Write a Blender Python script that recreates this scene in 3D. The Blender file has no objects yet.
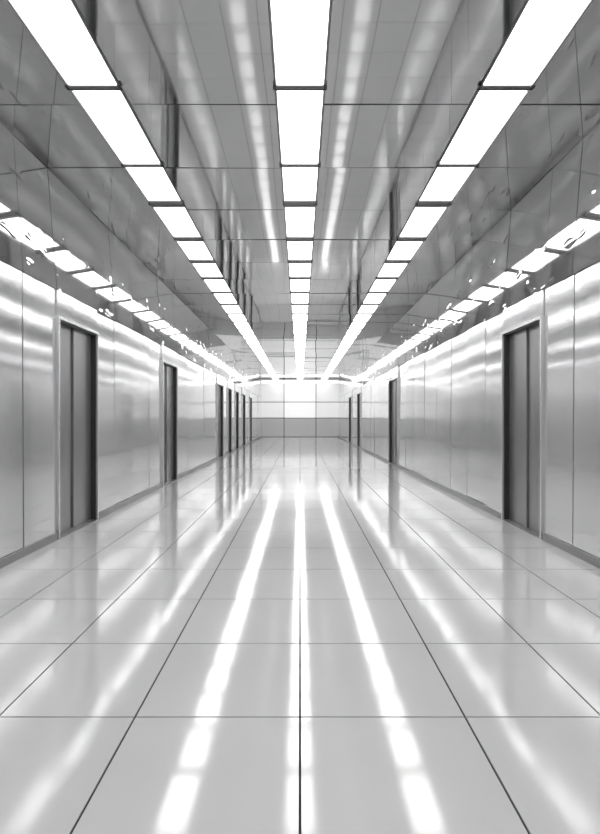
import bpy, bmesh, math, random
from mathutils import Vector
random.seed(7)
U=2.4; EYE=1.2; HC=EYE+1.027*U; F=560.0
Y0=-4.0; Y1=F/38*U
sc=bpy.context.scene
sc.view_settings.view_transform='Standard'
sc.view_settings.look='None'
sc.view_settings.exposure=0

# ---------------- materials ----------------
def mat(name,col,metal=0,rough=.4,ior=1.5,bump=None,rvar=None,cvar=None,em=0,dimple=None):
    m=bpy.data.materials.new(name); m.use_nodes=True
    nt=m.node_tree; N=nt.nodes; L=nt.links
    b=N['Principled BSDF']
    b.inputs['Base Color'].default_value=(col,col,col*1.005,1)
    b.inputs['Metallic'].default_value=metal
    b.inputs['Roughness'].default_value=rough
    b.inputs['IOR'].default_value=ior
    b.inputs['Emission Color'].default_value=(1,1,1,1)
    b.inputs['Emission Strength'].default_value=em
    tc=N.new('ShaderNodeTexCoord')
    def noise(scale,vec,detail=2):
        mp=N.new('ShaderNodeMapping'); mp.inputs['Scale'].default_value=vec
        L.new(tc.outputs['Object'],mp.inputs['Vector'])
        n=N.new('ShaderNodeTexNoise'); n.inputs['Scale'].default_value=scale; n.inputs['Detail'].default_value=detail
        L.new(mp.outputs['Vector'],n.inputs['Vector']); return n
    prev=None
    for (s,v,st,dist) in (bump or []):
        n=noise(s,v,0)
        bp=N.new('ShaderNodeBump'); bp.inputs['Strength'].default_value=st; bp.inputs['Distance'].default_value=dist
        L.new(n.outputs['Fac'],bp.inputs['Height'])
        if prev: L.new(prev.outputs['Normal'],bp.inputs['Normal'])
        prev=bp
    if dimple:
        s,v,lo,hi,dist=dimple
        n=noise(s,v,0); mr=N.new('ShaderNodeMapRange'); mr.interpolation_type='SMOOTHSTEP'
        mr.inputs['From Min'].default_value=lo; mr.inputs['From Max'].default_value=hi
        L.new(n.outputs['Fac'],mr.inputs['Value'])
        bp=N.new('ShaderNodeBump'); bp.inputs['Strength'].default_value=1; bp.inputs['Distance'].default_value=dist
        L.new(mr.outputs['Result'],bp.inputs['Height'])
        if prev: L.new(prev.outputs['Normal'],bp.inputs['Normal'])
        prev=bp
    if prev: L.new(prev.outputs['Normal'],b.inputs['Normal'])
    if rvar:
        s,v,a,c=rvar
        n=noise(s,v,4); mr=N.new('ShaderNodeMapRange')
        mr.inputs['From Min'].default_value=.3; mr.inputs['From Max'].default_value=.7
        mr.inputs['To Min'].default_value=a; mr.inputs['To Max'].default_value=c
        L.new(n.outputs['Fac'],mr.inputs['Value']); L.new(mr.outputs['Result'],b.inputs['Roughness'])
    if cvar:
        s,v,a,c=cvar
        n=noise(s,v,4); mr=N.new('ShaderNodeMapRange')
        mr.inputs['From Min'].default_value=.3; mr.inputs['From Max'].default_value=.7
        mr.inputs['To Min'].default_value=a; mr.inputs['To Max'].default_value=c
        cb=N.new('ShaderNodeCombineColor')
        L.new(n.outputs['Fac'],mr.inputs['Value'])
        for k in ('Red','Green','Blue'): L.new(mr.outputs['Result'],cb.inputs[k])
        L.new(cb.outputs['Color'],b.inputs['Base Color'])
    return m
def emis(name,s,col=(1,1,1,1)):
    m=bpy.data.materials.new(name); m.use_nodes=True
    b=m.node_tree.nodes['Principled BSDF']
    b.inputs['Base Color'].default_value=(.8,.8,.8,1)
    b.inputs['Emission Color'].default_value=col
    b.inputs['Emission Strength'].default_value=s
    return m
M_tile=mat('polished_tile',.54,rough=.085,ior=1.75,rvar=(1.2,(1,1,1),.07,.10),cvar=(.8,(1,1,1),.52,.56),bump=[(2,(1,1,1),.07,.01)])
M_grout=mat('grout',.01,rough=.8)
M_ceil=mat('glossy_ceiling_panel',.60,metal=.9,rough=.035,bump=[(2.5,(1,.5,1),.05,.012)])
M_wall=mat('brushed_steel_panel',.76,metal=.75,rough=.12,bump=[(.6,(1,1,1),.05,.01)],rvar=(1.5,(1,.3,6),.08,.14))
M_band=mat('polished_steel_band',.55,metal=.9,rough=.05,bump=[(2,(1,.7,1),.05,.02)],dimple=(7,(1,.5,1),.67,.88,.005))
M_gap=mat('joint_shadow',.01,rough=.9)
M_door=mat('elevator_leaf_steel',.34,metal=.7,rough=.28)
M_frame=mat('door_frame_steel',.75,metal=.7,rough=.25)
M_div=mat('light_divider',.25,metal=.3,rough=.4)
M_dark=mat('dark_trim',.05,metal=.5,rough=.4)
M_base=mat('baseboard_metal',.3,metal=.6,rough=.3)
M_back=mat('end_wall_panel',.6,metal=.3,rough=.35)
M_bg1=mat('end_wall_added_glow_centre',.7,metal=.2,rough=.3,em=.5)  # emission stands in for ceiling lights' reflected glow; plain panel, no lamp behind
M_bg2=mat('end_wall_added_glow_side',.7,metal=.2,rough=.3,em=.35)  # same added reflection glow, weaker on the side columns
M_light=emis('light_diffuser',6.6)
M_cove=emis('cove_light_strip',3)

# ---------------- mesh builder ----------------
class B:
    def __init__(s,name,mats): s.name=name; s.v=[]; s.f=[]; s.mi=[]; s.m=mats
    def box(s,x0,x1,y0,y1,z0,z1,mi=0,tilt=0,ax='x',lean=0):
        """tilt: random out-of-plane deviation (panels are never perfectly coplanar); lean: top edge set outward"""
        if x0>x1 and not (tilt or lean): x0,x1=x1,x0
        n=len(s.v)
        vs=[[x0,y0,z0],[x1,y0,z0],[x1,y1,z0],[x0,y1,z0],[x0,y0,z1],[x1,y0,z1],[x1,y1,z1],[x0,y1,z1]]
        sg=1 if x1>x0 else -1
        if tilt and ax=='x':
            a=random.uniform(-tilt,tilt); b=random.uniform(-tilt,tilt)
            d=abs(a)+abs(b)
            for i in (0,3,4,7):
                yy=-1 if i in (0,4) else 1; zz=-1 if i in (0,3) else 1
                vs[i][0]+=sg*(d+a*yy*.5+b*zz)
        if lean:
            for i in (4,5,6,7): vs[i][0]+=sg*lean
        if tilt and ax=='z':
            a=random.uniform(-tilt,tilt); b=random.uniform(-tilt,tilt)
            d=abs(a)+abs(b)
            for i in (0,1,2,3):
                xx=-1 if i in (0,3) else 1; yy=-1 if i in (0,1) else 1
                vs[i][2]+=d+a*xx+b*yy
        s.v+=[tuple(q) for q in vs]
        for q in [(0,3,2,1),(4,5,6,7),(0,1,5,4),(1,2,6,5),(2,3,7,6),(3,0,4,7)]:
            q=list(q) if x1>x0 else list(reversed(q))
            s.f.append([n+i for i in q]); s.mi.append(mi)
    def make(s,parent=None):
        me=bpy.data.meshes.new(s.name); me.from_pydata(s.v,[],s.f)
        for m in s.m: me.materials.append(m)
        for p,i in zip(me.polygons,s.mi): p.material_index=i
        me.update()
        o=bpy.data.objects.new(s.name,me); sc.collection.objects.link(o)
        if parent: o.parent=parent
        return o

# ---------------- floor ----------------
fl=B('floor',[M_tile,M_grout])
fl.box(-U-.2,U+.2,Y0-.1,Y1+.1,-.12,-.006,1)
xs=[-1.05,-.75,-.505,-.276,0,.276,.505,.75,1.05]
dz=.305; ys=[]; k=.9365-dz*9
while k*U<Y1+1: ys.append(k*U); k+=dz
g=.004
for i in range(len(xs)-1):
    for j in range(len(ys)-1):
        if ys[j+1]<Y0: continue
        fl.box(xs[i]*U+g,xs[i+1]*U-g,ys[j]+g,min(ys[j+1],Y1+.1)-g,-.01,0,0)
        if ys[j+1]>Y1: break
fl.make()

# ---------------- ceiling + lights ----------------
joints=[1.743,2.28,2.69,3.22,3.68,4.12]
while joints[-1]<Y1/U-.5: joints.append(joints[-1]+.47)
joints[-1]=Y1/U
j=[1.743-.55]
while j[0]*U>Y0+1: j.insert(0,j[0]-.5)
joints=j+joints
seams=[]; k=1.838-.465*8
while k<Y1/U+.4: 
    if k*U>Y0-1: seams.append(k*U)
    k+=.465
ce=B('ceiling',[M_ceil,M_gap])
ce.box(-U-.2,U+.2,Y0-.1,Y1+.1,HC+.07,HC+.15,1)
cols=[(-1.07,-.72),(-.557,-.0785),(.0785,.557),(.72,1.07)]
for a,b in cols:
    for i in range(len(seams)-1):
        y0=max(seams[i],Y0-.1); y1=min(seams[i+1],Y1+.1)
        if y1-y0<.02: continue
        ce.box(a*U+.003,b*U-.003,y0+.004,y1-.004,HC,HC+.03,0,tilt=.004,ax='z')
ce.make()
for (a,b) in [(-.72,-.557),(-.0785,.0785),(.557,.72)]:
    st=B('ceiling_light_strip',[M_light,M_div,M_dark])
    xa,xb=a*U,b*U
    ya,yb=joints[0]*U,joints[-1]*U
    st.box(xa+.001,xa+.014,ya,yb,HC-.008,HC+.05,1)
    st.box(xb-.014,xb-.001,ya,yb,HC-.008,HC+.05,1)
    for i in range(len(joints)-1):
        y0,y1=joints[i]*U,joints[i+1]*U
        d=.035 if y0<6 else .1
        st.box(xa+.016,xb-.016,y0+d,y1-d,HC+.008,HC+.03,0)
        st.box(xa+.014,xb-.014,y0-d+.003,y0+d-.003,HC-.002,HC+.05,1)
        st.box(xa-.012,xb+.012,y0-.004,y0+.004,HC-.014,HC-.0085,2)
        st.box(xa-.012,xa+.012,y0-.05,y0+.004,HC-.014,HC-.0085,2)
        st.box(xb-.012,xb+.012,y0-.05,y0+.004,HC-.014,HC-.0085,2)
    st.make()

# ---------------- walls ----------------
DH=EYE+.41*U
BH=EYE+.53*U
LEAN=math.tan(math.radians(4.5))*(HC-BH)
doorsL=[(2.305,2.76),(4.06,4.55),(6.75,7.27),(7.75,8.15),(8.65,9.1),(9.7,10.2),(11.1,11.6)]
doorsR=[(2.305,2.76),(5.72,6.29),(9.2,9.75),(10.8,11.4)]
def wall(side,doors,seamlist):
    s=-1 if side=='left' else 1
    w=B('wall_'+side,[M_wall,M_band,M_gap])
    X=s*U
    w.box(X+s*.17,X+s*.25,Y0-.1,Y1+.1,-.1,HC+.1,2)
    edges=set([Y0/U,Y1/U])
    for a,b in doors: edges|={a,b}
    edges|=set(seamlist)
    E=sorted(edges); G=[]
    for a,b in zip(E[:-1],E[1:]):
        n=max(1,round((b-a)/.42)) if b-a>.6 else 1
        for i in range(n): G.append((a+(b-a)*i/n,a+(b-a)*(i+1)/n))
    g=.007
    for a,b in G:
        isd=any(abs(a-d[0])<1e-4 and abs(b-d[1])<1e-4 for d in doors)
        z0=DH+.03 if isd else 0.0
        w.box(X,X+s*.04,a*U+g,b*U-g,z0,BH-.002,0,tilt=.0 if isd else .006,lean=.0 if isd else .015)
        w.box(X,X+s*.04,a*U+.004,b*U-.004,BH+.002,HC,1,tilt=.003,lean=LEAN)
    w.make()
    bb=B('baseboard_'+side,[M_base])
    y=Y0
    for a,b in doors+[(Y1/U,0)]:
        bb.box(X-s*.015,X,y,a*U-.03,0,.07); y=b*U+.03
    bb.make()
    for a,b in doors:
        ya,yb=a*U,b*U; ym=(ya+yb)/2
        e=bpy.data.objects.new('elevator_door',None); sc.collection.objects.link(e)
        e.location=(X,ym,0)
        def P(name,boxes,m):
            p=B(name,[m])
            for (x0,x1,q0,q1,z0,z1) in boxes: p.box(s*x0,s*x1,q0-ym,q1-ym,z0,z1)
            return p.make(e)
        t=.03
        P('frame',[(-.02,.12,ya,ya+t,0,DH+t),(-.02,.12,yb-t,yb,0,DH+t),(-.02,.12,ya+t,yb-t,DH,DH+t)],M_frame)
        P('inner_jamb',[(.0,.12,ya+t,ya+t+.015,0.01,DH-.015),(.0,.12,yb-t-.015,yb-t,0.01,DH-.015),(.0,.12,ya+t,yb-t,DH-.015,DH)],M_dark)
        P('leaf_1',[(.08,.11,ya+t+.015,ym-.006,.012,DH-.015)],M_door)
        P('leaf_2',[(.06,.09,ym+.006,yb-t-.015,.012,DH-.015)],M_door)
        P('sill',[(-.02,.12,ya+t,yb-t,0,.01)],M_base)
wall('left',doorsL,[2.03,3.04,3.37,3.73,1.5,1.0])
wall('right',doorsR,[2.06,3.04,3.37,3.73,1.5,1.0])

# end wall
wb=B('wall_back',[M_back,M_gap,M_bg1,M_bg2])
wb.box(-U-.2,U+.2,Y1+.06,Y1+.15,-.1,HC+.1,1)
vx=[-1.06,-.42,.42,1.06]; vz=[0,EYE+.0*U,EYE+.42*U,HC]
for i in range(3):
    for k in range(3):
        m=0 if k==0 else (2 if i==1 else 3)  # upper two rows carry the added glow, strongest in the centre column
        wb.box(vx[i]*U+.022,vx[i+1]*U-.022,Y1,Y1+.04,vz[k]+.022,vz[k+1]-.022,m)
wb.make()
wf=B('wall_front',[M_back,M_gap])
wf.box(-U-.2,U+.2,Y0-.15,Y0-.06,-.1,HC+.1,1)
for i in range(3):
    for k in range(3):
        wf.box(vx[i]*U+.01,vx[i+1]*U-.01,Y0-.04,Y0,vz[k]+.01,vz[k+1]-.01)
wf.make()
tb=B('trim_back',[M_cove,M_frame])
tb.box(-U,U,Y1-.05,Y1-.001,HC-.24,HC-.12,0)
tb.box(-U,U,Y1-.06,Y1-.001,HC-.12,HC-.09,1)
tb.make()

w=bpy.data.worlds.new('world'); sc.world=w; w.use_nodes=True
w.node_tree.nodes['Background'].inputs[0].default_value=(.05,.05,.05,1)

cam=bpy.data.cameras.new('camera'); co=bpy.data.objects.new('camera',cam); sc.collection.objects.link(co)
co.location=(0,0,EYE); co.rotation_euler=(math.radians(90),0,0)
cam.sensor_width=36; cam.lens=F*36/834; cam.clip_end=200; cam.shift_y=1/834
sc.camera=co
